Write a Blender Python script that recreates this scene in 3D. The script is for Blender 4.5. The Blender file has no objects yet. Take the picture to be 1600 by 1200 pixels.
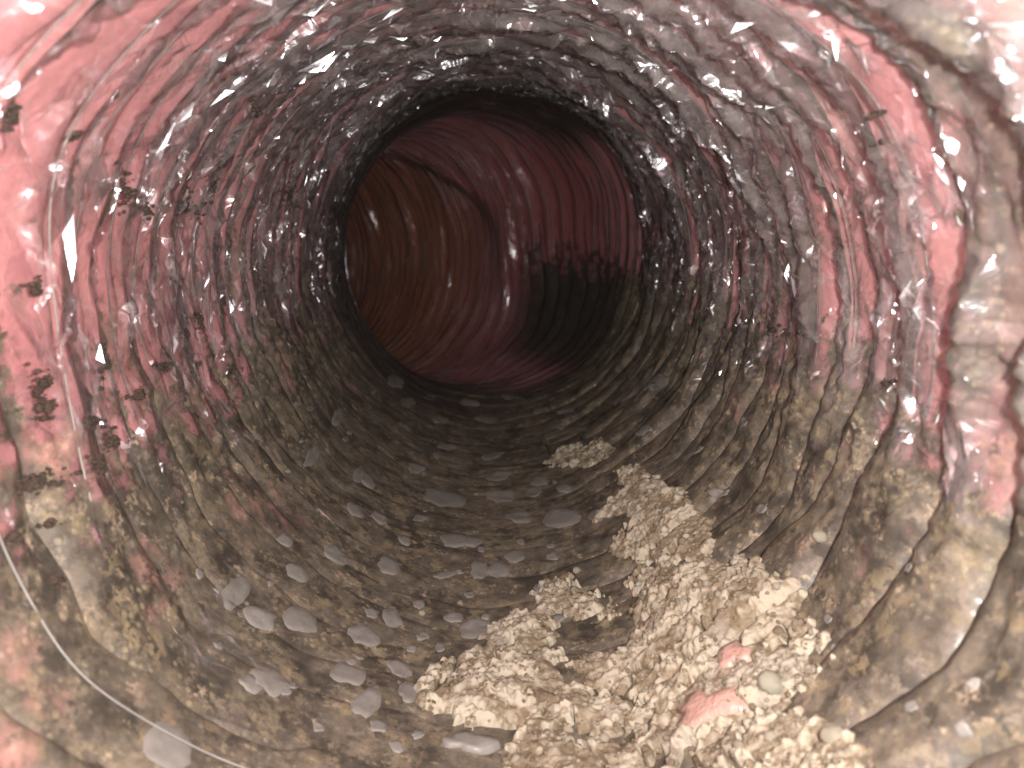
import bpy, math, random
import numpy as np
from mathutils import Vector, Matrix

random.seed(7)
rng = np.random.default_rng(7)
sc = bpy.context.scene
col = sc.collection
R = 0.10                                    # duct radius, metres

# ------------------------------------------------------------------ camera, light, exposure
CAM = np.array([0.0, 0.0, 0.037])
PITCH, YAW = math.radians(-13.9), math.radians(-1.2)
FPX = 1200.0                                # focal length for a 1600 px wide frame
cd = bpy.data.cameras.new('camera')
cd.sensor_width = 36.0
cd.lens = 36.0 * FPX / 1600.0
cd.clip_start, cd.clip_end = 0.004, 50.0
cd.dof.use_dof = True
cd.dof.focus_distance = 0.26
cd.dof.aperture_fstop = 18.0
cam = bpy.data.objects.new('camera', cd)
cam.location = CAM
cam.rotation_euler = (math.pi / 2 + PITCH, 0, YAW)
col.objects.link(cam)
sc.camera = cam
CROT = np.array(cam.rotation_euler.to_matrix())

world = bpy.data.worlds.new('World')
sc.world = world
world.use_nodes = True
wt = world.node_tree
sky = wt.nodes.new('ShaderNodeTexSky')
sky.sky_type = 'NISHITA'
sky.sun_disc = False
sky.sun_elevation = math.radians(48)
sky.sun_rotation = math.radians(200)
wt.nodes['Background'].inputs[1].default_value = 0.06
wt.links.new(sky.outputs[0], wt.nodes['Background'].inputs[0])

# the phone's flash beside the lens, the one lamp that lights the duct
ld = bpy.data.lights.new('flash_lamp', 'POINT')
ld.energy = 3.3
ld.color = (1.0, 0.97, 0.93)
ld.shadow_soft_size = 0.0025
lamp = bpy.data.objects.new('flash_lamp', ld)
lamp.location = (CAM[0] + 0.016, CAM[1] + 0.002, CAM[2] + 0.007)
col.objects.link(lamp)

vs = sc.view_settings
vs.view_transform = 'Standard'
vs.look = 'None'
vs.exposure = 0.0
vs.gamma = 1.0
cy = sc.cycles
cy.use_denoising = True
cy.use_adaptive_sampling = True
cy.adaptive_threshold = 0.03
cy.adaptive_min_samples = 20
cy.transparent_max_bounces = 14
cy.max_bounces = 6
cy.diffuse_bounces = 2
cy.sample_clamp_indirect = 4.0

# ------------------------------------------------------------------ noise helpers
_perm = rng.permutation(512)
_perm = np.concatenate([_perm, _perm, _perm])
_g3 = rng.normal(size=(512, 3)); _g3 /= np.linalg.norm(_g3, axis=1)[:, None]

def perlin(x, y, z):
    x, y, z = np.broadcast_arrays(np.asarray(x, float), np.asarray(y, float), np.asarray(z, float))
    xi, yi, zi = np.floor(x).astype(int), np.floor(y).astype(int), np.floor(z).astype(int)
    fx, fy, fz = x - xi, y - yi, z - zi
    fade = lambda t: t * t * t * (t * (t * 6 - 15) + 10)
    u, v, w = fade(fx), fade(fy), fade(fz)
    out = 0
    for a in (0, 1):
        for b in (0, 1):
            for c in (0, 1):
                h = _perm[(_perm[(_perm[(xi + a) & 511] + yi + b) & 511] + zi + c) & 511]
                g = _g3[h]
                d = g[..., 0] * (fx - a) + g[..., 1] * (fy - b) + g[..., 2] * (fz - c)
                out = out + d * (u if a else 1 - u) * (v if b else 1 - v) * (w if c else 1 - w)
    return out * 1.6

_rp = rng.random((512, 3))
def grains(x, y, cell, seed=0, keep=1.0):
    """rounded grains on a plane: height 0..1 and a random tone per grain"""
    gx, gy = x / cell, y / cell
    xi, yi = np.floor(gx).astype(int), np.floor(gy).astype(int)
    h = np.zeros_like(gx)
    for a in (-1, 0, 1):
        for b in (-1, 0, 1):
            k = _perm[(_perm[(xi + a + seed * 17) & 511] + yi + b) & 511]
            px, py = xi + a + _rp[k, 0], yi + b + _rp[k, 1]
            rr = 0.42 + 0.45 * _rp[k, 2]
            d2 = ((gx - px) ** 2 + (gy - py) ** 2) / rr ** 2
            hh = np.clip(1 - d2, 0, 1) ** 0.8 * rr * (_rp[(k * 7 + 3) & 511, 0] < keep)
            h = np.maximum(h, hh)
    return h

def smooth(e0, e1, x):
    t = np.clip((x - e0) / (e1 - e0), 0, 1)
    return t * t * (3 - 2 * t)

# ------------------------------------------------------------------ the duct as a surface
S0, S1 = -0.032, 1.30
DS = 0.001
_s = np.arange(S0 - 0.02, S1 + 0.03, DS)
BEND0, BEND1, PHI = 0.495, 0.61, math.radians(47)
_phi = PHI * smooth(BEND0, BEND1, _s) + math.radians(60) * smooth(1.0, 1.25, _s)
_psi = math.radians(-4) * smooth(BEND0, BEND1, _s)
_T = np.stack([-np.sin(_phi) * np.cos(_psi), np.cos(_phi) * np.cos(_psi), np.sin(_psi)], 1)
_C = np.cumsum(_T * DS, axis=0)
_C -= np.array([np.interp(0, _s, _C[:, k]) for k in range(3)])

def frame(s):
    f = lambda a: np.interp(s, _s, a)
    C = np.stack([f(_C[:, 0]), f(_C[:, 1]), f(_C[:, 2])], -1)
    phi, psi = f(_phi), f(_psi)
    X = np.stack([np.cos(phi), np.sin(phi), 0 * phi], -1)
    Z = np.stack([np.sin(phi) * np.sin(psi), -np.cos(phi) * np.sin(psi), np.cos(psi)], -1)
    return C, X, Z

# groove positions
g = [S0 + 0.026 * k for k in range(9)]
while g[-1] < S1:
    u = g[-1]
    p = 0.0185 if u < 0.27 else (0.0155 if u < 0.48 else 0.0105)
    g.append(u + p * random.uniform(0.78, 1.25 if u < 0.46 else 1.1))
GR = np.array(g)

def wob(th, u):
    k = 1 - 0.65 * smooth(0.44, 0.52, u)
    cx, cz = np.sin(th), np.cos(th)
    return R * k * (0.085 * perlin(cx * 1.3 + 5, cz * 1.3, u * 9) + 0.04 * perlin(cx * 5, cz * 5 + 9, u * 34)
                + 0.006 * perlin(cx * 17, cz * 17 + 4, u * 60)) + 0.02 * np.sin(th + 0.3) * smooth(0.3, 0.0, u) * 0.4

def film_r(th, u, crumple=True):
    i = np.clip(np.searchsorted(GR, u + 1e-9, side='right') - 1, 0, len(GR) - 2)
    p = np.clip((u - GR[i]) / (GR[i + 1] - GR[i]), 0, 1)
    pitch = GR[i + 1] - GR[i]
    cx, cz = np.sin(th), np.cos(th)
    near = 1 - smooth(0.46, 0.54, u)
    floor = 1 - smooth(0.7, 1.75, np.abs(th - 0.0))
    amp = (0.62 + 0.75 * perlin(cx * 1.6, cz * 1.6 + 3, i * 0.73))
    left = smooth(-0.9, -1.5, th) * smooth(-3.0, -2.3, th) * smooth(0.32, 0.22, u)
    fl = floor * near
    amp = np.clip(amp, 0.25, 1.2) * pitch * (0.32 + 0.20 * smooth(-0.3, 0.6, np.sin(th)) + 0.10 * smooth(0.2, 0.9, -np.cos(th))) * (1 - 0.3 * left) * (0.75 + 0.25 * near)
    crackf = np.clip(0.55 + 1.1 * perlin(cx * 2.2, cz * 2.2 + 8, i * 0.9), 0.0, 1.3) * (0.05 + 0.20 * smooth(0.15, 0.7, th))
    amp = amp * (1 - fl) + fl * pitch * crackf
    skew = np.clip(p - 0.17 * np.sin(np.pi * p), 0, 1)
    prof = 1 - np.abs(2 * skew - 1) ** (2.3 + 7 * fl)
    # a second, smaller fold line inside some pleats
    sub = np.clip(0.15 + perlin(cx * 2.1 + 4, cz * 2.1, i * 1.9), 0, 1) * np.exp(-((p - 0.42) / 0.09) ** 2) * 0.55 * (1 - fl)
    r = R * (1.0 + 0.035 * perlin(cx * 0.9, cz * 0.9, u * 6 + 3) + 0.02 * perlin(cx * 2, cz * 2, u * 14))
    r = r - amp * (prof - sub)
    if crumple:
        e = np.sin(np.pi * p) ** 0.5
        k = (0.12 + 0.88 * near) * (1 - 0.88 * floor)
        w = perlin(cx * 3, cz * 3, u * 30) * 0.8
        c1 = np.abs(perlin(cx * 6 + w, cz * 6 + w, u * 150 + w)) - 0.25
        c2 = np.abs(perlin(cx * 15 + 2 * w, cz * 15, u * 190 + 7 - w * 2)) - 0.25
        c3 = np.abs(perlin(cx * 34, cz * 34 + w * 3, u * 110 + 3)) - 0.25
        r = r + e * k * R * (0.048 * c1 + 0.024 * c2 + 0.011 * c3)
    # the kink where the duct is squeezed from the outside beyond the bend
    F0 = 0.618 + 0.067 * smooth(1.6, 3.1, np.abs(th))
    a = np.where(u < F0, np.exp(-((u - F0) / 0.095) ** 2), np.exp(-((u - F0) / 0.022) ** 2))
    side = smooth(0.75, 1.6, th) * 1.0 + (th < -2.2) * smooth(-2.2, -3.1, th) * 1.0
    r = r - 0.20 * R * a * side
    return r

def point(th, u, h=0.0, rr=None):
    r = film_r(th, u) if rr is None else rr
    s = u + wob(th, u)
    C, X, Z = frame(s)
    r = (r - h)[..., None]
    return C + r * (np.sin(th)[..., None] * X - np.cos(th)[..., None] * Z)

def unproject(px, py):
    """photograph pixel (1600 x 1200) to the straight part of the duct: angle and length"""
    v = CROT @ np.array([(px - 800) / FPX, -(py - 600) / FPX, -1.0])
    rr = R * 0.975
    a = v[0] ** 2 + v[2] ** 2
    b = 2 * (CAM[0] * v[0] + CAM[2] * v[2])
    c = CAM[0] ** 2 + CAM[2] ** 2 - rr ** 2
    t = (-b + math.sqrt(b * b - 4 * a * c)) / (2 * a)
    P = CAM + t * v
    th = math.atan2(P[0], -P[2])
    s = P[1]
    u = s
    for _ in range(4):
        u = s - float(wob(np.array(th), np.array(u)))
    return th, u

# ------------------------------------------------------------------ node helpers
class NT:
    def __init__(self, name):
        self.m = bpy.data.materials.new(name)
        self.m.use_nodes = True
        self.t = self.m.node_tree
        self.t.nodes.clear()
        self.out = self.t.nodes.new('ShaderNodeOutputMaterial')
    def node(self, typ, ins=None, **kw):
        n = self.t.nodes.new(typ)
        for k, v in kw.items():
            setattr(n, k, v)
        for k, v in (ins or {}).items():
            self.set(n.inputs[k], v)
        return n
    def set(self, sock, v):
        if isinstance(v, bpy.types.NodeSocket):
            self.t.links.new(v, sock)
        else:
            sock.default_value = v
    def math(self, op, a, b=0.0, clamp=False):
        n = self.node('ShaderNodeMath', operation=op, use_clamp=clamp)
        self.set(n.inputs[0], a); self.set(n.inputs[1], b)
        return n.outputs[0]
    def step(self, x, e0, e1):
        n = self.node('ShaderNodeMapRange', interpolation_type='SMOOTHSTEP')
        self.set(n.inputs[0], x); n.inputs[1].default_value = e0; n.inputs[2].default_value = e1
        return n.outputs[0]
    def mixc(self, f, a, b):
        n = self.node('ShaderNodeMix', data_type='RGBA')
        self.set(n.inputs[0], f)
        for k, v in ((6, a), (7, b)):
            if isinstance(v, tuple) and len(v) == 3: v = (*v, 1)
            self.set(n.inputs[k], v)
        return n.outputs[2]
    def noise(self, vec, scale, detail=4, rough=0.55, dist=0.0):
        n = self.node('ShaderNodeTexNoise', {'Scale': scale, 'Detail': detail, 'Roughness': rough, 'Distortion': dist})
        self.set(n.inputs['Vector'], vec)
        return n.outputs[0]
    def voro(self, vec, scale, feature='F1', out=0, rand=1.0):
        n = self.node('ShaderNodeTexVoronoi', feature=feature)
        n.inputs['Scale'].default_value = scale
        n.inputs['Randomness'].default_value = rand
        self.set(n.inputs['Vector'], vec)
        return n.outputs[out]
    def bump(self, h, strength, dist, normal=None):
        n = self.node('ShaderNodeBump', {'Strength': strength, 'Distance': dist, 'Height': h})
        if normal is not None: self.set(n.inputs['Normal'], normal)
        return n.outputs[0]
    def mixs(self, f, a, b):
        n = self.node('ShaderNodeMixShader')
        self.set(n.inputs[0], f); self.set(n.inputs[1], a); self.set(n.inputs[2], b)
        return n.outputs[0]
    def finish(self, sh):
        self.t.links.new(sh, self.out.inputs[0])
        return self.m

def duct_coords(n):
    a = n.node('ShaderNodeAttribute', attribute_name='duct')
    s = n.node('ShaderNodeSeparateXYZ', {0: a.outputs['Vector']})
    pos = n.node('ShaderNodeTexCoord').outputs['Object']
    # a copy of the surface unrolled to arc length and axial length, metres
    un = n.node('ShaderNodeCombineXYZ', {0: n.math('MULTIPLY', s.outputs[0], R), 1: s.outputs[1], 2: 0.0}).outputs[0]
    return s.outputs[0], s.outputs[1], s.outputs[2], pos, un

def dirt_nodes(n, th, u, p, pos):
    big = n.noise(pos, 22, 4, 0.6)
    fine = n.noise(pos, 110, 7, 0.70)
    ath = n.math('ABSOLUTE', n.math('SUBTRACT', th, 0.03))
    lvl = n.math('SUBTRACT', 1.47, ath)
    lvl = n.math('ADD', lvl, n.math('MULTIPLY', n.math('SUBTRACT', big, 0.5), 0.75))
    lvl = n.math('ADD', lvl, n.math('MULTIPLY', n.math('SUBTRACT', fine, 0.5), 1.35))
    eg = n.math('ABSOLUTE', n.math('SUBTRACT', n.math('MULTIPLY', p, 2.0), 1.0))
    lvl = n.math('ADD', lvl, n.math('MULTIPLY', n.math('POWER', eg, 5.0), 0.30))
    return lvl, big, fine

def film_material():
    n = NT('dusty_clear_film')
    th, u, p, pos, un = duct_coords(n)
    lvl, big, fine = dirt_nodes(n, th, u, p, pos)
    mud = n.step(lvl, 0.0, 0.24)
    # dark specks of dirt and painted fold shadow between pleats and here and there on the film
    edge = n.math('ABSOLUTE', n.math('SUBTRACT', n.math('MULTIPLY', p, 2.0), 1.0))
    sp = n.noise(pos, 75, 5, 0.7)
    gk = n.math('ADD', 0.23, n.math('MULTIPLY', n.math('MAXIMUM', n.step(th, -1.0, 0.6), n.step(n.math('ABSOLUTE', th), 2.2, 2.8)), 0.10))  # more specks in right and top folds paint their black shadow lines
    groove = n.math('ADD', n.math('MULTIPLY', n.math('POWER', edge, 7.0), gk), sp)
    low = n.math('SUBTRACT', n.math('MULTIPLY', n.step(lvl, -0.9, 0.0), 0.11), 0.03)
    specks = n.step(n.math('ADD', groove, low), 0.70, 0.77)
    # dusty film on the pleats closest to the opening at the right
    nr = n.math('MULTIPLY', n.step(u, 0.1512, 0.1488), n.step(th, 0.9, 1.3))
    nr = n.math('MULTIPLY', nr, n.step(th, 2.75, 2.3))
    nr = n.math('MULTIPLY', nr, n.step(n.math('ADD', big, n.math('MULTIPLY', fine, 0.4)), 0.56, 0.74))
    far = n.step(u, 0.575, 0.52)
    mud = n.math('MULTIPLY', mud, n.math('MAXIMUM', n.step(u, 0.545, 0.505), n.math('MULTIPLY', n.step(u, 0.615, 0.575), n.step(th, 0.3, 0.8))))
    smg = n.math('MULTIPLY', n.step(n.noise(pos, 42, 7, 0.72), 0.53, 0.70), n.step(lvl, -0.85, -0.05))
    smg = n.math('MULTIPLY', n.math('MULTIPLY', smg, n.step(u, 0.54, 0.46)), 0.75)
    mud = n.math('MAXIMUM', mud, smg)
    mask = n.math('MAXIMUM', n.math('MAXIMUM', mud, n.math('MULTIPLY', specks, far)), n.math('MULTIPLY', nr, 0.55))
    rim_shade = n.math('MULTIPLY', n.step(u, 0.43, 0.475), n.step(u, 0.58, 0.53))  # shade around the bend's rim, painted onto the film as a dark mask
    rim_shade = n.math('MULTIPLY', rim_shade, n.math('MAXIMUM', n.step(th, 0.4, -0.6), n.step(th, 2.2, 2.7)))
    rim_shade = n.math('MULTIPLY', rim_shade, n.step(big, 0.25, 0.5))
    mask = n.math('MINIMUM', n.math('MAXIMUM', mask, n.math('MULTIPLY', rim_shade, 0.9)), 1.0)
    # mud colour: brown ground, ochre and pale grains, dark wet areas
    c = n.mixc(n.step(n.noise(pos, 75, 7, 0.68), 0.36, 0.64), (0.042, 0.036, 0.028), (0.140, 0.120, 0.092))
    gr1 = n.math('MULTIPLY', n.step(n.noise(pos, 190, 5, 0.66), 0.52, 0.60), n.step(n.noise(pos, 36, 3), 0.42, 0.6))
    c = n.mixc(n.math('MULTIPLY', gr1, 0.85), c, (0.29, 0.232, 0.14))
    v = n.voro(pos, 400)
    gr2 = n.math('MULTIPLY', n.step(v, 0.42, 0.2), n.step(n.noise(pos, 55, 3), 0.52, 0.62))
    c = n.mixc(n.math('MULTIPLY', gr2, 0.5), c, (0.36, 0.31, 0.19))
    oc = n.math('MULTIPLY', n.step(n.noise(pos, 85, 6, 0.68), 0.48, 0.62), n.step(n.noise(pos, 520, 3, 0.6), 0.36, 0.58))
    c = n.mixc(n.math('MULTIPLY', oc, 0.6), c, (0.25, 0.205, 0.135))
    pl = n.math('MULTIPLY', n.step(n.noise(pos, 130, 5, 0.7), 0.55, 0.64), n.step(n.noise(pos, 640, 2, 0.6), 0.42, 0.6))
    c = n.mixc(n.math('MULTIPLY', pl, 0.8), c, (0.40, 0.32, 0.215))
    pk = n.math('MULTIPLY', n.step(n.noise(pos, 33, 4, 0.6), 0.56, 0.70), n.math('MAXIMUM', n.step(lvl, 0.45, 0.1), n.math('MULTIPLY', n.step(lvl, 0.95, 0.45), n.step(th, -0.5, -0.9))))
    c = n.mixc(n.math('MULTIPLY', pk, 0.7), c, (0.44, 0.22, 0.19))
    c = n.mixc(n.math('MULTIPLY', n.step(n.noise(pos, 380, 6, 0.7), 0.42, 0.62), 0.5), c, (0.045, 0.037, 0.027))
    c = n.mixc(n.math('MULTIPLY', n.step(n.noise(pos, 210, 6, 0.72), 0.53, 0.66), 0.5), c, (0.26, 0.225, 0.17))
    dk = n.step(n.noise(pos, 105, 6, 0.74), 0.56, 0.64)
    c = n.mixc(n.math('MULTIPLY', dk, 0.85), c, (0.030, 0.024, 0.018))
    c = n.mixc(n.math('MULTIPLY', specks, n.math('SUBTRACT', 1.0, mud)), c, (0.07, 0.052, 0.035))
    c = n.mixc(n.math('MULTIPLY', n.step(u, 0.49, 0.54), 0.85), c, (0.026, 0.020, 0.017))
    c = n.mixc(n.math('MULTIPLY', rim_shade, 0.8), c, (0.022, 0.018, 0.016))
    hgt = n.math('ADD', n.math('MULTIPLY', n.noise(pos, 190, 5, 0.6), 1.0), n.math('MULTIPLY', gr2, 0.25))
    mud_sh = n.node('ShaderNodeBsdfPrincipled', {'Base Color': c, 'Roughness': 0.62, 'Normal': n.bump(hgt, 0.5, 0.0010),
                    'Coat Weight': 0.35, 'Coat Roughness': 0.16})
    # the film itself
    # crinkles: every little facet of the film leans its own way
    wv = n.node('ShaderNodeTexNoise', {'Scale': 60.0, 'Detail': 2.0, 'Vector': pos}).outputs['Color']
    wv = n.node('ShaderNodeVectorMath', {0: wv, 1: (0.5, 0.5, 0.5)}, operation='SUBTRACT').outputs[0]
    wv = n.node('ShaderNodeVectorMath', {0: wv, 3: 0.010}, operation='SCALE').outputs[0]
    uw = n.node('ShaderNodeVectorMath', {0: un, 1: wv}, operation='ADD').outputs[0]
    q1 = n.node('ShaderNodeMapping', {0: uw, 2: (0, 0, 0.35), 3: (62, 260, 1)}).outputs[0]
    q2 = n.node('ShaderNodeMapping', {0: uw, 2: (0, 0, -0.5), 3: (60, 120, 1)}).outputs[0]
    geo = n.node('ShaderNodeNewGeometry').outputs['Normal']
    acc = geo
    for qq, k in ((q1, 2.1), (q2, 1.1)):
        cc = n.voro(qq, 1.0, 'F1', 1)
        cc = n.node('ShaderNodeVectorMath', {0: cc, 1: (0.5, 0.5, 0.5)}, operation='SUBTRACT').outputs[0]
        cc = n.node('ShaderNodeVectorMath', {0: cc, 3: n.math('ADD', 0.15 * k, n.math('MULTIPLY', n.step(u, 0.55, 0.46), 0.85 * k))}, operation='SCALE').outputs[0]
        acc = n.node('ShaderNodeVectorMath', {0: acc, 1: cc}, operation='ADD').outputs[0]
    acc = n.node('ShaderNodeVectorMath', {0: acc}, operation='NORMALIZE').outputs[0]
    cr = n.math('ABSOLUTE', n.math('SUBTRACT', n.noise(pos, 110, 3, 0.55, 0.8), 0.5))
    nb = n.bump(cr, 0.3, 0.003, acc)
    fr = n.node('ShaderNodeFresnel', {'IOR': 1.55, 'Normal': nb}).outputs[0]
    fr = n.math('MINIMUM', n.math('MULTIPLY', fr, 1.2), 0.19)
    gl = n.node('ShaderNodeBsdfGlossy', {'Color': (0.95, 0.96, 1, 1), 'Roughness': 0.20, 'Normal': nb})
    tr = n.node('ShaderNodeBsdfTransparent', {'Color': (0.955, 0.945, 0.945, 1)})
    df = n.node('ShaderNodeBsdfDiffuse', {'Color': (0.46, 0.42, 0.40, 1)})
    dust_and_sheen = n.math('ADD', n.math('ADD', 0.07, n.math('MULTIPLY', n.step(n.math('ABSOLUTE', th), 1.9, 2.8), 0.06)), n.math('MULTIPLY', n.step(n.noise(pos, 38, 5, 0.65), 0.48, 0.75), 0.36))  # dust on the film; the extra toward the top paints its pale sheen
    pw = n.math('ADD', p, n.math('MULTIPLY', n.math('SUBTRACT', n.noise(pos, 45, 4, 0.6), 0.5), 0.5))
    band = n.math('MULTIPLY', n.step(pw, 0.30, 0.55), n.step(pw, 0.85, 0.6))
    band = n.math('MULTIPLY', band, n.step(n.noise(pos, 16, 3, 0.5), 0.40, 0.62))
    band = n.math('MULTIPLY', band, n.math('ADD', 0.08, n.math('MULTIPLY', n.step(th, -1.0, 1.2), 0.12)))
    dust_and_sheen = n.math('MULTIPLY', n.math('ADD', n.math('ADD', dust_and_sheen, band), n.math('MULTIPLY', nr, 0.15)), n.math('ADD', 0.25, n.math('MULTIPLY', n.step(u, 0.52, 0.36), 0.75)))  # thinned toward the bend, putting the dimmer light there into the colour
    clean = n.math('MULTIPLY', n.step(u, 0.33, 0.24), n.step(th, -0.2, -0.9))
    dust_and_sheen = n.math('MULTIPLY', dust_and_sheen, n.math('SUBTRACT', 1.0, n.math('MULTIPLY', clean, 0.6)))
    film = n.mixs(dust_and_sheen, tr.outputs[0], df.outputs[0])
    film = n.mixs(fr, film, gl.outputs[0])
    g2 = n.node('ShaderNodeBsdfGlossy', {'Color': (0.9, 0.9, 0.95, 1), 'Roughness': 0.29, 'Normal': nb})
    film = n.mixs(0.15, film, g2.outputs[0])
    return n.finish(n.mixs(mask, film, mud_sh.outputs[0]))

def crinkle_material():
    n = NT('crinkled_clear_film')
    pos = n.node('ShaderNodeTexCoord').outputs['Object']
    gl = n.node('ShaderNodeBsdfGlossy', {'Color': (0.95, 0.96, 1, 1), 'Roughness': 0.19})
    tr = n.node('ShaderNodeBsdfTransparent', {'Color': (0.96, 0.955, 0.955, 1)})
    df = n.node('ShaderNodeBsdfDiffuse', {'Color': (0.5, 0.47, 0.46, 1)})
    f = n.mixs(0.05, tr.outputs[0], df.outputs[0])
    fr = n.node('ShaderNodeFresnel', {'IOR': 1.55}).outputs[0]
    return n.finish(n.mixs(n.math('MINIMUM', n.math('MULTIPLY', fr, 1.8), 0.2), f, gl.outputs[0]))

def insulation_material():
    n = NT('pink_insulation')
    th, u, p, pos, un = duct_coords(n)
    c = n.mixc(n.noise(pos, 28, 5, 0.6), (0.72, 0.265, 0.285), (0.88, 0.45, 0.43))
    c = n.mixc(n.math('MULTIPLY', n.step(n.noise(pos, 60, 4, 0.6), 0.5, 0.75), 0.35), c, (0.45, 0.10, 0.16))
    c = n.mixc(n.math('MULTIPLY', n.step(u, 0.50, 0.56), 0.85), c, (0.33, 0.095, 0.10))  # soiled maroon past the bend, deepened to paint the light's falloff
    far_orange = n.math('MULTIPLY', n.step(u, 0.61, 0.74), 0.85)  # turns orange-brown toward the far end
    c = n.mixc(far_orange, c, (0.46, 0.175, 0.09))
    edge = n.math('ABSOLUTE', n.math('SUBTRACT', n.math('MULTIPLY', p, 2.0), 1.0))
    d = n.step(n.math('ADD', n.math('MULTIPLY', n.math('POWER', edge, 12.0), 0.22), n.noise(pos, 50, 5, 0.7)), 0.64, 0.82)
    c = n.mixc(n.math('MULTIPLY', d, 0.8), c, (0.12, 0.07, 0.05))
    h = n.noise(pos, 120, 5, 0.6)
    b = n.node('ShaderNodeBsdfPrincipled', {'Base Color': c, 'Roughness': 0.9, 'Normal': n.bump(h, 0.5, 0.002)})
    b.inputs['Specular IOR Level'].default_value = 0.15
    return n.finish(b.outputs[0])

def soil_material(name, lo, mid, hi, scale=1.0):
    n = NT(name)
    pos = n.node('ShaderNodeTexCoord').outputs['Object']
    geo = n.node('ShaderNodeNewGeometry')
    rnd = n.node('ShaderNodeObjectInfo').outputs['Random']
    a = n.node('ShaderNodeAttribute', attribute_name='pale').outputs['Fac']
    c = n.mixc(n.step(n.noise(pos, 90 * scale, 5, 0.6), 0.36, 0.66), lo, mid)
    c = n.mixc(n.math('MULTIPLY', n.step(n.noise(pos, 330 * scale, 4, 0.65), 0.45, 0.62), 0.5), c, hi)
    c = n.mixc(n.step(a, 0.2, 0.62), c, hi)
    c = n.mixc(n.math('MULTIPLY', n.step(n.noise(pos, 48 * scale, 5, 0.65), 0.54, 0.66), 0.6), c, (0.36, 0.33, 0.28))
    c = n.mixc(n.math('MULTIPLY', rnd, 0.25), c, (0.34, 0.26, 0.17))
    h = n.noise(pos, 900, 4, 0.65)
    b = n.node('ShaderNodeBsdfPrincipled', {'Base Color': c, 'Roughness': 0.9, 'Normal': n.bump(h, 0.7, 0.0007)})
    b.inputs['Specular IOR Level'].default_value = 0.2
    return n.finish(b.outputs[0])

def simple_material(name, c1, c2, rough, scale, bump=0.3, metal=0.0, coat=0.0):
    n = NT(name)
    pos = n.node('ShaderNodeTexCoord').outputs['Object']
    c = n.mixc(n.noise(pos, scale, 5, 0.6), c1, c2)
    b = n.node('ShaderNodeBsdfPrincipled', {'Base Color': c, 'Roughness': rough, 'Metallic': metal, 'Coat Weight': coat,
               'Coat Roughness': 0.1, 'Normal': n.bump(n.noise(pos, scale * 3, 4), bump, 0.001)})
    return n.finish(b.outputs[0])

M_FILM = film_material()
M_CRINKLE = crinkle_material()
M_PINK = insulation_material()
M_SOIL = soil_material('dried_silt', (0.118, 0.090, 0.056), (0.205, 0.166, 0.112), (0.42, 0.385, 0.30))
M_DARK = simple_material('dark_dirt', (0.022, 0.014, 0.010), (0.075, 0.048, 0.032), 0.85, 400, 0.6)
M_GREY = simple_material('grey_film_patch', (0.10, 0.09, 0.072), (0.27, 0.26, 0.24), 0.55, 130, 0.3, 0.0, 0.06)
M_WIRE = simple_material('steel_wire', (0.16, 0.155, 0.15), (0.34, 0.32, 0.29), 0.5, 120, 0.1, 0.0)
M_BARE = simple_material('bare_pink_film', (0.34, 0.22, 0.16), (0.62, 0.38, 0.33), 0.45, 220, 0.6, 0.0, 0.6)
M_PEB = soil_material('pale_pebble', (0.24, 0.22, 0.16), (0.34, 0.32, 0.24), (0.42, 0.40, 0.31))
M_TWIG = simple_material('black_twig', (0.012, 0.010, 0.008), (0.03, 0.024, 0.018), 0.7, 300)

# ------------------------------------------------------------------ mesh helpers
def mesh_from(name, V, F, mat, smooth_shade=True, attrs=None):
    me = bpy.data.meshes.new(name)
    V = np.asarray(V, np.float32); F = np.asarray(F, np.int32)
    k = F.shape[1]
    me.vertices.add(len(V)); me.vertices.foreach_set('co', V.ravel())
    me.loops.add(F.size); me.loops.foreach_set('vertex_index', F.ravel())
    me.polygons.add(len(F)); me.polygons.foreach_set('loop_start', np.arange(0, F.size, k, dtype=np.int32))
    me.polygons.foreach_set('use_smooth', np.full(len(F), smooth_shade) if isinstance(smooth_shade, (bool, np.bool_)) else smooth_shade)
    for an, (typ, data) in (attrs or {}).items():
        a = me.attributes.new(an, typ, 'POINT')
        a.data.foreach_set('vector' if typ == 'FLOAT_VECTOR' else 'value', np.asarray(data, np.float32).ravel())
    me.materials.append(mat)
    me.update(calc_edges=True)
    me.validate()
    return me

def link(name, me, parent=None, loc=None):
    o = bpy.data.objects.new(name, me)
    if loc is not None: o.location = loc
    if parent is not None: o.parent = parent
    col.objects.link(o)
    return o

def tag(o, label, cat, group=None):
    o['label'] = label; o['category'] = cat
    if group: o['group'] = group
    return o

def grid_faces(n, m, wrap):
    a = np.arange(n * m).reshape(n, m)
    if wrap:
        b = np.roll(a, -1, axis=1)
        q = np.stack([a[:-1], b[:-1], b[1:], a[1:]], -1)
    else:
        q = np.stack([a[:-1, :-1], a[:-1, 1:], a[1:, 1:], a[1:, :-1]], -1)
    return q.reshape(-1, 4)

# ------------------------------------------------------------------ the duct
duct = bpy.data.objects.new('flexible_duct', None)
col.objects.link(duct)
tag(duct, 'long pink insulated flexible air duct with pleated clear liner, seen from inside, bending left', 'air duct')

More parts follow.
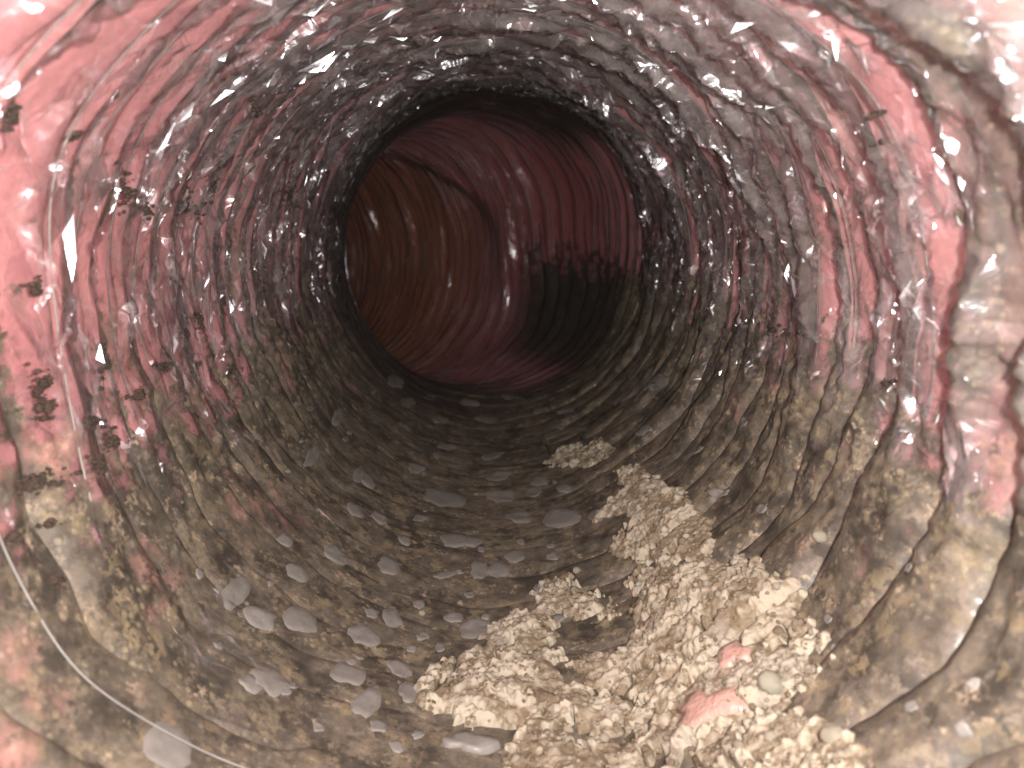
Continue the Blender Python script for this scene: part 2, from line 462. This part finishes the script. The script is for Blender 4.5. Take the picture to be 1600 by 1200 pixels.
for i in range(len(GR) - 1):
    mid = (GR[i] + GR[i + 1]) / 2
    nth, nu = (900, 13) if mid < 0.30 else ((720, 10) if mid < 0.5 else (420, 7))
    th = np.linspace(-math.pi, math.pi, nth, endpoint=False)
    pp = np.linspace(0, 1, nu)
    uu = GR[i] + (GR[i + 1] - GR[i]) * np.clip(pp, 1e-6, 1 - 1e-6)
    TH, U = np.meshgrid(th, uu)
    P = point(TH, U)
    A = np.stack([TH, U, np.broadcast_to(pp[:, None], TH.shape)], -1)
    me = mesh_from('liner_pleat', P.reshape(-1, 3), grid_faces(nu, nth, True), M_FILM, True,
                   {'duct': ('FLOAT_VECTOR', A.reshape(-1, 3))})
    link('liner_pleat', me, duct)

# pink insulation behind the film, one continuous blanket
th = np.linspace(-math.pi, math.pi, 540, endpoint=False)
pp = np.linspace(0, 1, 7)[:-1]
uu = np.concatenate([GR[i] + (GR[i + 1] - GR[i]) * pp for i in range(len(GR) - 1)])
pa = np.tile(pp, len(GR) - 1)
TH, U = np.meshgrid(th, uu)
rr = film_r(TH, U, False)
rr = rr + 0.0048 + 0.0012 * perlin(np.sin(TH) * 5, np.cos(TH) * 5, U * 50)
P = point(TH, U, 0.0, rr)
A = np.stack([TH, U, np.broadcast_to(pa[:, None], TH.shape)], -1)
link('insulation_blanket', mesh_from('insulation_blanket', P.reshape(-1, 3), grid_faces(len(uu), len(th), True), M_PINK, True,
     {'duct': ('FLOAT_VECTOR', A.reshape(-1, 3))}), duct)

# the spring wire: one loop in the crest of every pleat
for i in range(len(GR) - 1):
    mid = GR[i] + (GR[i + 1] - GR[i]) * 0.52
    nth = 240
    th = np.linspace(-math.pi, math.pi, nth, endpoint=False)
    uu = np.full(nth, mid)
    sunk = 0.0036 + 0.0022 * perlin(np.sin(th) * 2.5, np.cos(th) * 2.5, i * 1.3)
    if i in (6, 7):                        # the two loops that lie bare at the left
        e = -0.25 if i == 6 else -1.0
        sunk = 0.0030 - 0.0035 * smooth(e, e - 0.3, th) * smooth(-2.6, -2.1, th)
    def soft(a, w=11):
        kk = np.exp(-np.linspace(-2, 2, 2 * w + 1) ** 2); kk /= kk.sum()
        return sum(kk[j] * np.roll(a, j - w) for j in range(2 * w + 1))
    rw = soft(film_r(th, uu, False) + sunk)
    s = soft(uu + wob(th, uu))
    C_, X, Z = frame(s)
    c = C_ + rw[:, None] * (np.sin(th)[:, None] * X - np.cos(th)[:, None] * Z)
    _, X, Z = frame(s)
    N = np.sin(th)[:, None] * X - np.cos(th)[:, None] * Z
    B = np.cross(X, Z)
    ring = []
    for k in range(6):
        a = k * math.pi / 3
        ring.append(c + (0.00022 if mid < 0.3 else 0.00035) * (math.cos(a) * N + math.sin(a) * B))
    V = np.stack(ring, 0)
    a = np.arange(6 * nth).reshape(6, nth)
    b, cc = np.roll(a, -1, 1), np.roll(a, -1, 0)
    F = np.stack([a, b, np.roll(b, -1, 0), cc], -1).reshape(-1, 4)
    link('wire_loop', mesh_from('wire_loop', V.reshape(-1, 3), F, M_WIRE), duct)

# ------------------------------------------------------------------ creases that stand up from the loose film
def creases(count):
    th = rng.uniform(0.35, 2 * math.pi - 0.35, count * 4); th = np.where(th > math.pi, th - 2 * math.pi, th)
    u = rng.uniform(0.10, 0.49, count * 4)
    cl = perlin(np.sin(th) * 2.2, np.cos(th) * 2.2, u * 22 + 5) + 0.7 * perlin(np.sin(th) * 6, np.cos(th) * 6, u * 50)
    keep = np.argwhere(cl + 0.35 * rng.normal(size=len(th)) > 0.12 + 0.25 * (u < 0.17) - 0.25 * smooth(1.7, 2.6, np.abs(th)) * (u > 0.19) + 0.75 * smooth(1.45, 1.15, np.abs(th)) + 9 * ((th > -0.35) & (th < 1.05) & (u < 0.36))
                      + 0.28 * smooth(0.31, 0.25, u) * (th < 0)).ravel()[:count]
    th, u = th[keep], u[keep]
    n_ = len(th)
    L = 0.0014 + 0.0050 * rng.random(n_) ** 2.4; L *= 1 + 0.9 * ((u < 0.27) & (th < 0)); L *= np.where(rng.random(n_) < 0.25, 0.45, 1)
    W = np.minimum(L * rng.uniform(0.07, 0.17, n_), 0.00045 + 0.0003 * (u < 0.32)) + 0.00012
    H = W * rng.uniform(0.2, 1.7, n_)
    ang = np.where(rng.random(n_) < 0.78, rng.normal(0, 0.4, n_), rng.uniform(-1.5, 1.5, n_))
    V = np.zeros((n_, 6, 3))
    off = [(-1, 0, 0), (1, 0, 0), (rng.uniform(-.4, .4, n_), -1, 0), (rng.uniform(-.4, .4, n_), 1, 0),
           (rng.uniform(-.6, 0, n_), rng.uniform(-.3, .3, n_), 1), (rng.uniform(0.1, .7, n_), rng.uniform(-.3, .3, n_), rng.uniform(.5, 1, n_))]
    for k, (a, b, h) in enumerate(off):
        x, y = a * L, b * W
        tt = th + (x * np.cos(ang) - y * np.sin(ang)) / R
        us = u + x * np.sin(ang) + y * np.cos(ang)
        V[:, k] = point(tt, us, h * H - 0.0001)
    F = np.array([(0, 2, 4), (2, 5, 4), (2, 1, 5), (1, 3, 5), (3, 4, 5), (3, 0, 4)])
    return V, F, L
CV, CF, CL = creases(22000)
order = np.argsort(-CL)
for k in order[:240]:
    link('film_crease', mesh_from('film_crease', CV[k], CF, M_CRINKLE, k % 3 != 0), duct)
rest = order[240:]
VV = CV[rest].reshape(-1, 3)
FF = (CF[None] + 6 * np.arange(len(rest))[:, None, None]).reshape(-1, 3)
o = link('fine_creases', mesh_from('fine_creases', VV, FF, M_CRINKLE, np.repeat(rng.random(len(rest)) < 0.5, len(CF))), duct)
o['kind'] = 'stuff'

# ------------------------------------------------------------------ patches and specks that belong to the liner
def patch_mesh(px, py, rx, ry=None, rot=0.0, h=0.0002, dome=0.0, mat=None, name='grey_patch', irr=0.17):
    ry = ry or rx * 0.75
    na, seeds = 20, random.uniform(0, 99)
    ths, us, hs = [], [], []
    t0, u0 = unproject(px, py)
    pts = [(t0, u0)]
    ths.append(t0); us.append(u0); hs.append(h + dome)
    for q, f in ((1, 0.5), (2, 0.92), (3, 1.0)):
        for k in range(na):
            a = 2 * math.pi * k / na
            w = f * (1 + irr * (2 * float(perlin(math.cos(a) * 1.6 + seeds, math.sin(a) * 1.6, seeds))
                               + 0.25 * float(perlin(math.cos(a) * 3 + seeds, math.sin(a) * 4, 3))))
            dx, dy = rx * w * math.cos(a), ry * w * math.sin(a)
            x = px + dx * math.cos(rot) - dy * math.sin(rot)
            y = py + dx * math.sin(rot) + dy * math.cos(rot)
            t, u = unproject(x, y)
            ths.append(t); us.append(u); hs.append((h + dome * 0.8) if q == 1 else (h if q == 2 else -0.0002))
    P = point(np.array(ths), np.array(us), np.array(hs))
    F = []
    for k in range(na):
        k2 = (k + 1) % na
        F.append((0, 1 + k, 1 + k2))
        for q in (0, 1):
            a, b = 1 + q * na + k, 1 + q * na + k2
            F += [(a, a + na, b + na), (a, b + na, b)]
    return mesh_from(name, P, F, mat or M_GREY)

PATCHES = [(375,920,20,26),(412,958,26,16),(475,962,30,20),(470,888,20,12),(428,1056,32,22),(398,1062,20,12),(545,1046,28,20),
 (576,1092,20,26),(262,1168,46,34),(530,858,20,13),(612,872,19,13),(750,880,15,14),(778,880,15,12),(803,860,15,11),(745,968,26,17),
 (712,950,15,9),(617,951,18,13),(586,946,11,9),(658,930,8,8),(690,996,8,8),(628,1032,20,15),(640,1075,16,18),(573,982,24,18),
 (592,1130,14,11),(636,834,10,8),(712,836,20,12),(740,838,14,9),(700,886,18,6),(694,766,32,16),(784,766,22,10),(832,762,12,8),
 (812,800,20,11),(876,802,32,14),(780,736,18,8),(580,742,16,9),(566,735,10,16),(490,712,10,18),(655,722,15,7),(770,704,17,7),
 (842,745,14,9),(1020,604,30,10),(975,618,24,8),(760,650,18,6),(846,640,15,5),(884,642,15,5),(1164,662,9,9),(622,592,14,10),
 (640,624,12,9),(900,700,14,6),(700,690,16,6),(735,625,16,5),(560,790,16,9),(452,838,14,9),(598,800,14,7),(660,800,12,6),
 (880,760,16,7),(930,800,14,8),(860,860,10,7),(905,1060,14,8),(1120,765,14,6),(1185,790,10,7),(1090,705,12,6),(530,650,9,14),
 (690,650,14,6),(800,620,18,5),(1010,680,16,7),(1440,895,9,8),(1300,1010,9,8),(1452,1122,11,10),(1290,965,7,7),(1545,1080,10,9),
 (1530,1155,12,10),(620,1165,13,9),(500,1130,10,8),(350,1000,9,7),(320,890,8,10),(735,915,8,6),(840,905,9,6)]
for x, y, a, b in PATCHES:
    rot = math.radians(random.uniform(-10, 10)) + (0.5 if x < 640 else (-0.45 if x > 950 else 0))
    link('grey_patch', patch_mesh(x, y, a, b, rot), duct)
for _ in range(30):
    x, y = random.uniform(420, 900), random.uniform(600, 1150)
    a = random.uniform(4, 9) * (0.6 + (y - 500) / 900)
    link('grey_patch', patch_mesh(x, y, a, a * 0.7, random.uniform(-.4, .4)), duct)
for x, y, a, b, r in [(1108,1118,58,22,-0.15),(1158,1035,24,20,-0.6),(1212,940,15,9,-0.5),(725,1158,42,15,0.05)]:
    link('bare_liner_patch', patch_mesh(x, y, a, b, r, 0.0016, 0.0, M_BARE if x > 800 else M_GREY, 'bare_liner_patch', 0.4), duct)

# crumb shapes shared by all crumbs
def crumb_shape(seed, mat, sub=2, rough=0.35, name='crumb'):
    import bmesh
    bm = bmesh.new()
    bmesh.ops.create_icosphere(bm, subdivisions=sub, radius=1.0)
    for v in bm.verts:
        d = 1 + rough * float(perlin(v.co.x * 1.3 + seed * 3.1, v.co.y * 1.3, v.co.z * 1.3 + seed)) \
              + rough * 0.5 * float(perlin(v.co.x * 3 + seed, v.co.y * 3, v.co.z * 3))
        v.co *= d
    for f in bm.faces: f.smooth = True
    me = bpy.data.meshes.new(name)
    bm.to_mesh(me); bm.free()
    at = me.attributes.new('pale', 'FLOAT', 'POINT')
    at.data.foreach_set('value', np.full(len(me.vertices), 0.15 + 0.55 * ((seed * 0.37) % 1), np.float32))
    me.materials.append(mat)
    return me
CR_SOIL = [crumb_shape(k, M_SOIL, 2, 0.22) for k in range(14)]
CR_DARK = [crumb_shape(k, M_DARK, 1, 0.8) for k in range(6)]

def joined(shapes, items, name, mat):
    """many small pieces as one mesh: items = (position, size, rotation matrix)"""
    VV, FF, off = [], [], 0
    for P, sz, M in items:
        me = random.choice(shapes)
        v = np.empty(len(me.vertices) * 3, np.float32); me.vertices.foreach_get('co', v)
        f = np.empty(len(me.loops), np.int32); me.loops.foreach_get('vertex_index', f)
        v = v.reshape(-1, 3) @ np.array(M).T * np.array(sz) + P
        VV.append(v); FF.append(f.reshape(-1, 3) + off); off += len(v)
    return mesh_from(name, np.concatenate(VV), np.concatenate(FF), mat)

def rand_rot():
    return np.array(Matrix.Rotation(random.uniform(0, 6.28), 3, Vector((random.gauss(0, 1), random.gauss(0, 1), random.gauss(0, 1))).normalized()))

# clots of dark dirt stuck on the left wall
for x, y, rx, ry, n_ in [(46,448,9,16,12),(142,728,26,16,26),(60,752,26,20,26),(150,658,22,10,16),(56,604,14,26,20),(68,640,8,22,10),
       (165,560,9,24,14),(30,188,9,22,12),(78,818,7,9,6),(112,208,6,10,5),(300,520,14,12,14),(262,572,16,12,10),(322,500,12,18,12),
       (215,618,10,10,8),(180,690,18,10,14),(460,310,16,26,20),(400,420,10,16,10),(315,330,14,26,16),(345,300,7,26,10),(395,165,8,20,8),
       (130,660,12,8,8),(205,300,9,26,12),(240,330,9,14,8),(1405,155,8,5,5),(1408,205,6,4,4),(1212,515,7,6,6),(1228,522,9,7,7),(1388,598,9,8,6),
       (1300,90,10,6,6),(640,60,14,9,9),(980,60,12,7,8),(560,100,16,9,10),(92,905,12,10,10),(24,838,12,5,8)]:
    items = []
    for k in range(n_ * 4):
        a, q = random.uniform(0, 6.28), abs(random.gauss(0, 0.6))
        xx, yy = x + rx * q * math.cos(a), y + ry * q * math.sin(a)
        t, u = unproject(xx, yy)
        if u > 0.46: continue
        sz = random.uniform(0.00018, 0.00062)
        items.append((point(np.array(t), np.array(u), np.array(sz * 0.3)), sz * np.array([1.5, 1.5, 1]), rand_rot()))
    if items:
        link('dirt_clot', joined(CR_DARK, items, 'dirt_clot', M_DARK), duct)

# ------------------------------------------------------------------ silt clumps lying on the duct floor
def clump(name, label, outline, H, ncrumbs, nfine, seed, group='clumps of dried silt on the duct floor', cell=0.00042, ragged=0.0035):
    pts = np.array([(lambda q: (q[0] * R, q[1]))(unproject(x, y)) for x, y in outline])
    lo, hi = pts.min(0) - 0.006, pts.max(0) + 0.006
    xs = np.arange(lo[0], hi[0], cell); ys = np.arange(lo[1], hi[1], cell)
    X, Y = np.meshgrid(xs, ys)
    inside = np.zeros(X.shape, bool); dist = np.full(X.shape, 9.0)
    for k in range(len(pts)):
        (x0, y0), (x1, y1) = pts[k], pts[(k + 1) % len(pts)]
        if y1 != y0:
            cross = ((y0 > Y) != (y1 > Y)) & (X < (x1 - x0) * (Y - y0) / (y1 - y0) + x0)
            inside ^= cross
        L = (x1 - x0) ** 2 + (y1 - y0) ** 2
        t = np.clip(((X - x0) * (x1 - x0) + (Y - y0) * (y1 - y0)) / L, 0, 1)
        dist = np.minimum(dist, np.hypot(X - x0 - t * (x1 - x0), Y - y0 - t * (y1 - y0)))
    sd = np.where(inside, dist, -dist)
    sd = sd + ragged * (perlin(X * 130 + seed, Y * 130, seed) + 0.7 * perlin(X * 380, Y * 380 + seed, 2)) \
            + 0.0010 * (grains(X, Y, 0.0026, seed) - 0.4) - 0.0002
    g1 = grains(X, Y, 0.0034, seed + 1, 0.55); g2 = grains(X + 1, Y, 0.0019, seed + 2, 0.65); g3 = grains(X, Y + 1, 0.0011, seed + 3, 0.8)
    mud = smooth(-0.15, 0.25, perlin(X * 110, Y * 110 + 3, seed * 3.1) + 0.4 * perlin(X * 300, Y * 300, seed))   # smoother mud between grains
    pale = np.clip(0.9 * np.maximum(np.maximum(g1, g2), 0.7 * g3) + 0.35 * perlin(X * 160, Y * 160, seed + 8) - 0.45 * mud + 0.15, 0, 1)
    big = 0.6 + 0.6 * perlin(X * 75, Y * 75, seed * 1.7) + 0.30 * perlin(X * 190, Y * 190, seed)
    # cracks and pits
    crack = np.abs(perlin(X * 60 + 9, Y * 60, seed * 2.3) + 0.18 * perlin(X * 260, Y * 260, seed))
    crack = smooth(0.06, 0.03, crack) * smooth(-0.1, 0.15, perlin(X * 45, Y * 45 + 5, seed))
    h = 0.66 * H * (0.36 * np.sqrt(np.clip(sd / 0.0024, 0, 1)) + 0.64 * smooth(0.0, 0.016, sd) * np.clip(big, 0.05, 1.3))
    h = h + (0.0010 * g1 + 0.0009 * g2 + 0.00055 * g3) * (1 - 0.6 * mud) + 0.0003 * perlin(X * 500, Y * 500, seed)
    h = h * (1 - 0.9 * crack) - 0.0020 * crack
    keep = sd > 0
    h = np.where(keep, h, -0.0015)
    P = point(X / R, Y, h)
    P = P + 0.0003 * np.stack([perlin(P[..., 0] * 420 + k, P[..., 1] * 420, P[..., 2] * 420) for k in (0, 31, 67)], -1) \
          + 0.0001 * np.stack([perlin(P[..., 0] * 1100 + k, P[..., 1] * 1100, P[..., 2] * 1100) for k in (5, 37, 71)], -1)
    n, m = X.shape
    Fq = grid_faces(n, m, False)
    kf = keep.ravel()[Fq].sum(1) >= 1
    Fq = Fq[kf]
    used, inv = np.unique(Fq, return_inverse=True)
    V = P.reshape(-1, 3)[used]
    me = mesh_from('silt', V, inv.reshape(-1, 4), M_SOIL, True, {'pale': ('FLOAT', pale.ravel()[used])})
    root = tag(link(name, me), label, 'dirt clump', group)
    # crumbs: pieces that can be picked off one by one
    ncrumbs = int(ncrumbs * 0.7)
    ok = np.argwhere(sd > 0.0004)
    if len(ok):
        for k in range(ncrumbs + nfine):
            if k == ncrumbs: fine = []
            a, b = ok[random.randrange(len(ok))]
            big_c = k < ncrumbs
            sz = random.uniform(0.0006, 0.0012) * random.uniform(0.7, 1.3) if big_c and random.random() < 0.4 else random.uniform(0.0003, 0.0007)
            pos = point(np.array(X[a, b] / R), np.array(Y[a, b]), np.array(h[a, b] - sz * 0.05))
            scl = np.array([random.uniform(.8, 1.2), random.uniform(.8, 1.2), random.uniform(.65, 1)]) * sz
            if big_c:
                o = link('crumb', random.choice(CR_SOIL), root, Vector(pos))
                o.scale = Vector(scl); o.rotation_euler = (random.uniform(0, 6), random.uniform(0, 6), random.uniform(0, 6))
            else:
                fine.append((pos, scl, rand_rot()))
        if nfine:
            o = link('fine_crumbs', joined(CR_SOIL[:4], fine, 'fine_crumbs', M_SOIL), root)
            o['kind'] = 'stuff'
    return root

clump('silt_clump', 'thick cream crust of silt with the deep dark shadow at its left end',
      [(655,1052),(690,1022),(735,1008),(775,965),(812,940),(850,950),(868,962),(866,1000),(872,1035),(890,1058),(940,1070),(985,1078),(1000,1110),
       (985,1135),(900,1130),(850,1122),(800,1130),(770,1128),(735,1130),(690,1112),(660,1095),(648,1072)], 0.0085, 150, 260, 1)
clump('silt_clump', 'small crumbly mound standing alone above the gap in the crust',
      [(838,905),(870,888),(900,892),(920,915),(945,925),(965,950),(940,952),(900,948),(865,956),(840,940)], 0.0075, 55, 90, 2)
clump('silt_clump', 'broad ochre and cream mass of silt right of the dark crack',
      [(985,960),(1000,925),(1040,895),(1110,880),(1160,872),(1200,895),(1232,905),(1275,955),(1250,985),(1235,1010),(1200,1020),(1160,1010),(1130,1040),(1085,1075),
       (1040,1100),(1010,1098),(990,1070),(940,1058),(912,1050),(905,1030),(935,1010),(960,1005),(975,1000)], 0.0075, 170, 300, 3)
clump('silt_clump', 'crumbly front drift of pale silt along the bottom edge below the crust',
      [(805,1140),(850,1128),(905,1140),(990,1145),(1030,1120),(1060,1140),(1120,1150),(1180,1130),(1240,1120),(1300,1130),(1340,1160),(1380,1195),(1400,1260),
       (1100,1290),(800,1290),(770,1230),(790,1180)], 0.0075, 170, 300, 4)
clump('silt_clump', 'grainy grey-tan ridge of silt climbing away to a narrow end',
      [(965,738),(1000,728),(1030,752),(1060,765),(1098,790),(1118,830),(1120,862),(1100,885),(1060,898),(1015,915),(985,925),(975,905),(985,880),(950,860),(965,830),(985,815),
       (960,800),(925,808),(945,785),(975,770)], 0.0042, 130, 240, 5)
clump('silt_clump', 'thin farthest crust with black twigs sticking out of it',
      [(848,720),(870,700),(905,692),(945,690),(965,705),(950,722),(915,728),(880,726)], 0.0048, 25, 60, 6)
clump('silt_clump', 'little pale slab of silt lying inside the dark gap',
      [(884,1018),(905,1008),(930,1010),(936,1026),(915,1034),(890,1032)], 0.004, 10, 16, 7)
clump('silt_clump', 'flat scatter of silt among the pleats at the lower right of the drift',
      [(1195,1030),(1235,1012),(1262,990),(1300,975),(1290,1005),(1265,1030),(1300,1050),(1260,1085),(1215,1100),(1185,1075)], 0.0038, 40, 80, 8)

clump('silt_clump', 'thin flat skin of silt around the bare pink patches',
      [(985,1070),(1040,1085),(1100,1060),(1150,1000),(1200,1005),(1245,1020),(1260,1080),(1230,1125),(1180,1145),(1110,1160),(1040,1140),(990,1150),(960,1110)], 0.0012, 40, 160, 9)

# ------------------------------------------------------------------ loose pebbles and twigs
PEB = [crumb_shape(40 + k, M_PEB, 3, 0.18, 'pebble') for k in range(4)]
for x, y, sz, lab in [
    (1215, 1080, 0.0030, 'round pale green pebble beside the bare pink patch'),
    (1200, 912, 0.0022, 'pale pebble at the right end of the broad silt mass'),
    (1290, 843, 0.0019, 'little beige pebble on the dark pleats right of the silt ridge'),
    (662, 946, 0.0011, 'tiny white pebble left of the oval grey patch'),
    (1335, 1180, 0.0026, 'grey pebble at the right foot of the front drift'),
    (1310, 1155, 0.0021, 'cream pebble just above the grey pebble of the front drift'),
    (905, 905, 0.0014, 'small tan pebble on top of the lone crumbly mound')]:
    t, u = unproject(x, y)
    o = link('pebble', PEB[int(x) % 4], None, Vector(point(np.array(t), np.array(u), np.array(sz * 0.5 + (0.006 if x == 905 else 0)))))
    o.scale = (sz, sz * 0.9, sz * 0.8); o.rotation_euler = (0.2, 0.3, random.uniform(0, 6))
    tag(o, lab, 'pebble', 'loose pebbles on the duct floor')

for x, y, dx, dz, lab in [
    (862, 712, -0.004, 0.009, 'tallest black twig, at the left end of the farthest crust'),
    (914, 698, -0.002, 0.007, 'short black twig standing on the back of the farthest crust'),
    (922, 722, 0.006, 0.003, 'bent black twig lying at the right of the farthest crust'),
    (846, 728, 0.008, 0.002, 'flat black twig lying at the left foot of the farthest crust')]:
    t, u = unproject(x, y)
    b = point(np.array(t), np.array(u), np.array(0.001))
    c = np.stack([b, b + np.array([dx * .4, 0.001, dz * .6]), b + np.array([dx, -0.001, dz]), b + np.array([dx * 1.7, 0.001, dz * 1.15])])
    rad = [0.0008, 0.0007, 0.0005, 0.0002]
    V, F = [], []
    for k in range(4):
        for q in range(6):
            a = q * math.pi / 3
            V.append(c[k] + rad[k] * np.array([math.cos(a), math.sin(a), 0.3 * math.sin(a)]))
    for k in range(3):
        for q in range(6):
            F.append((k * 6 + q, k * 6 + (q + 1) % 6, k * 6 + 6 + (q + 1) % 6, k * 6 + 6 + q))
    tag(link('twig', mesh_from('twig', V, F, M_TWIG)), lab, 'twig', 'black twigs by the farthest crust')
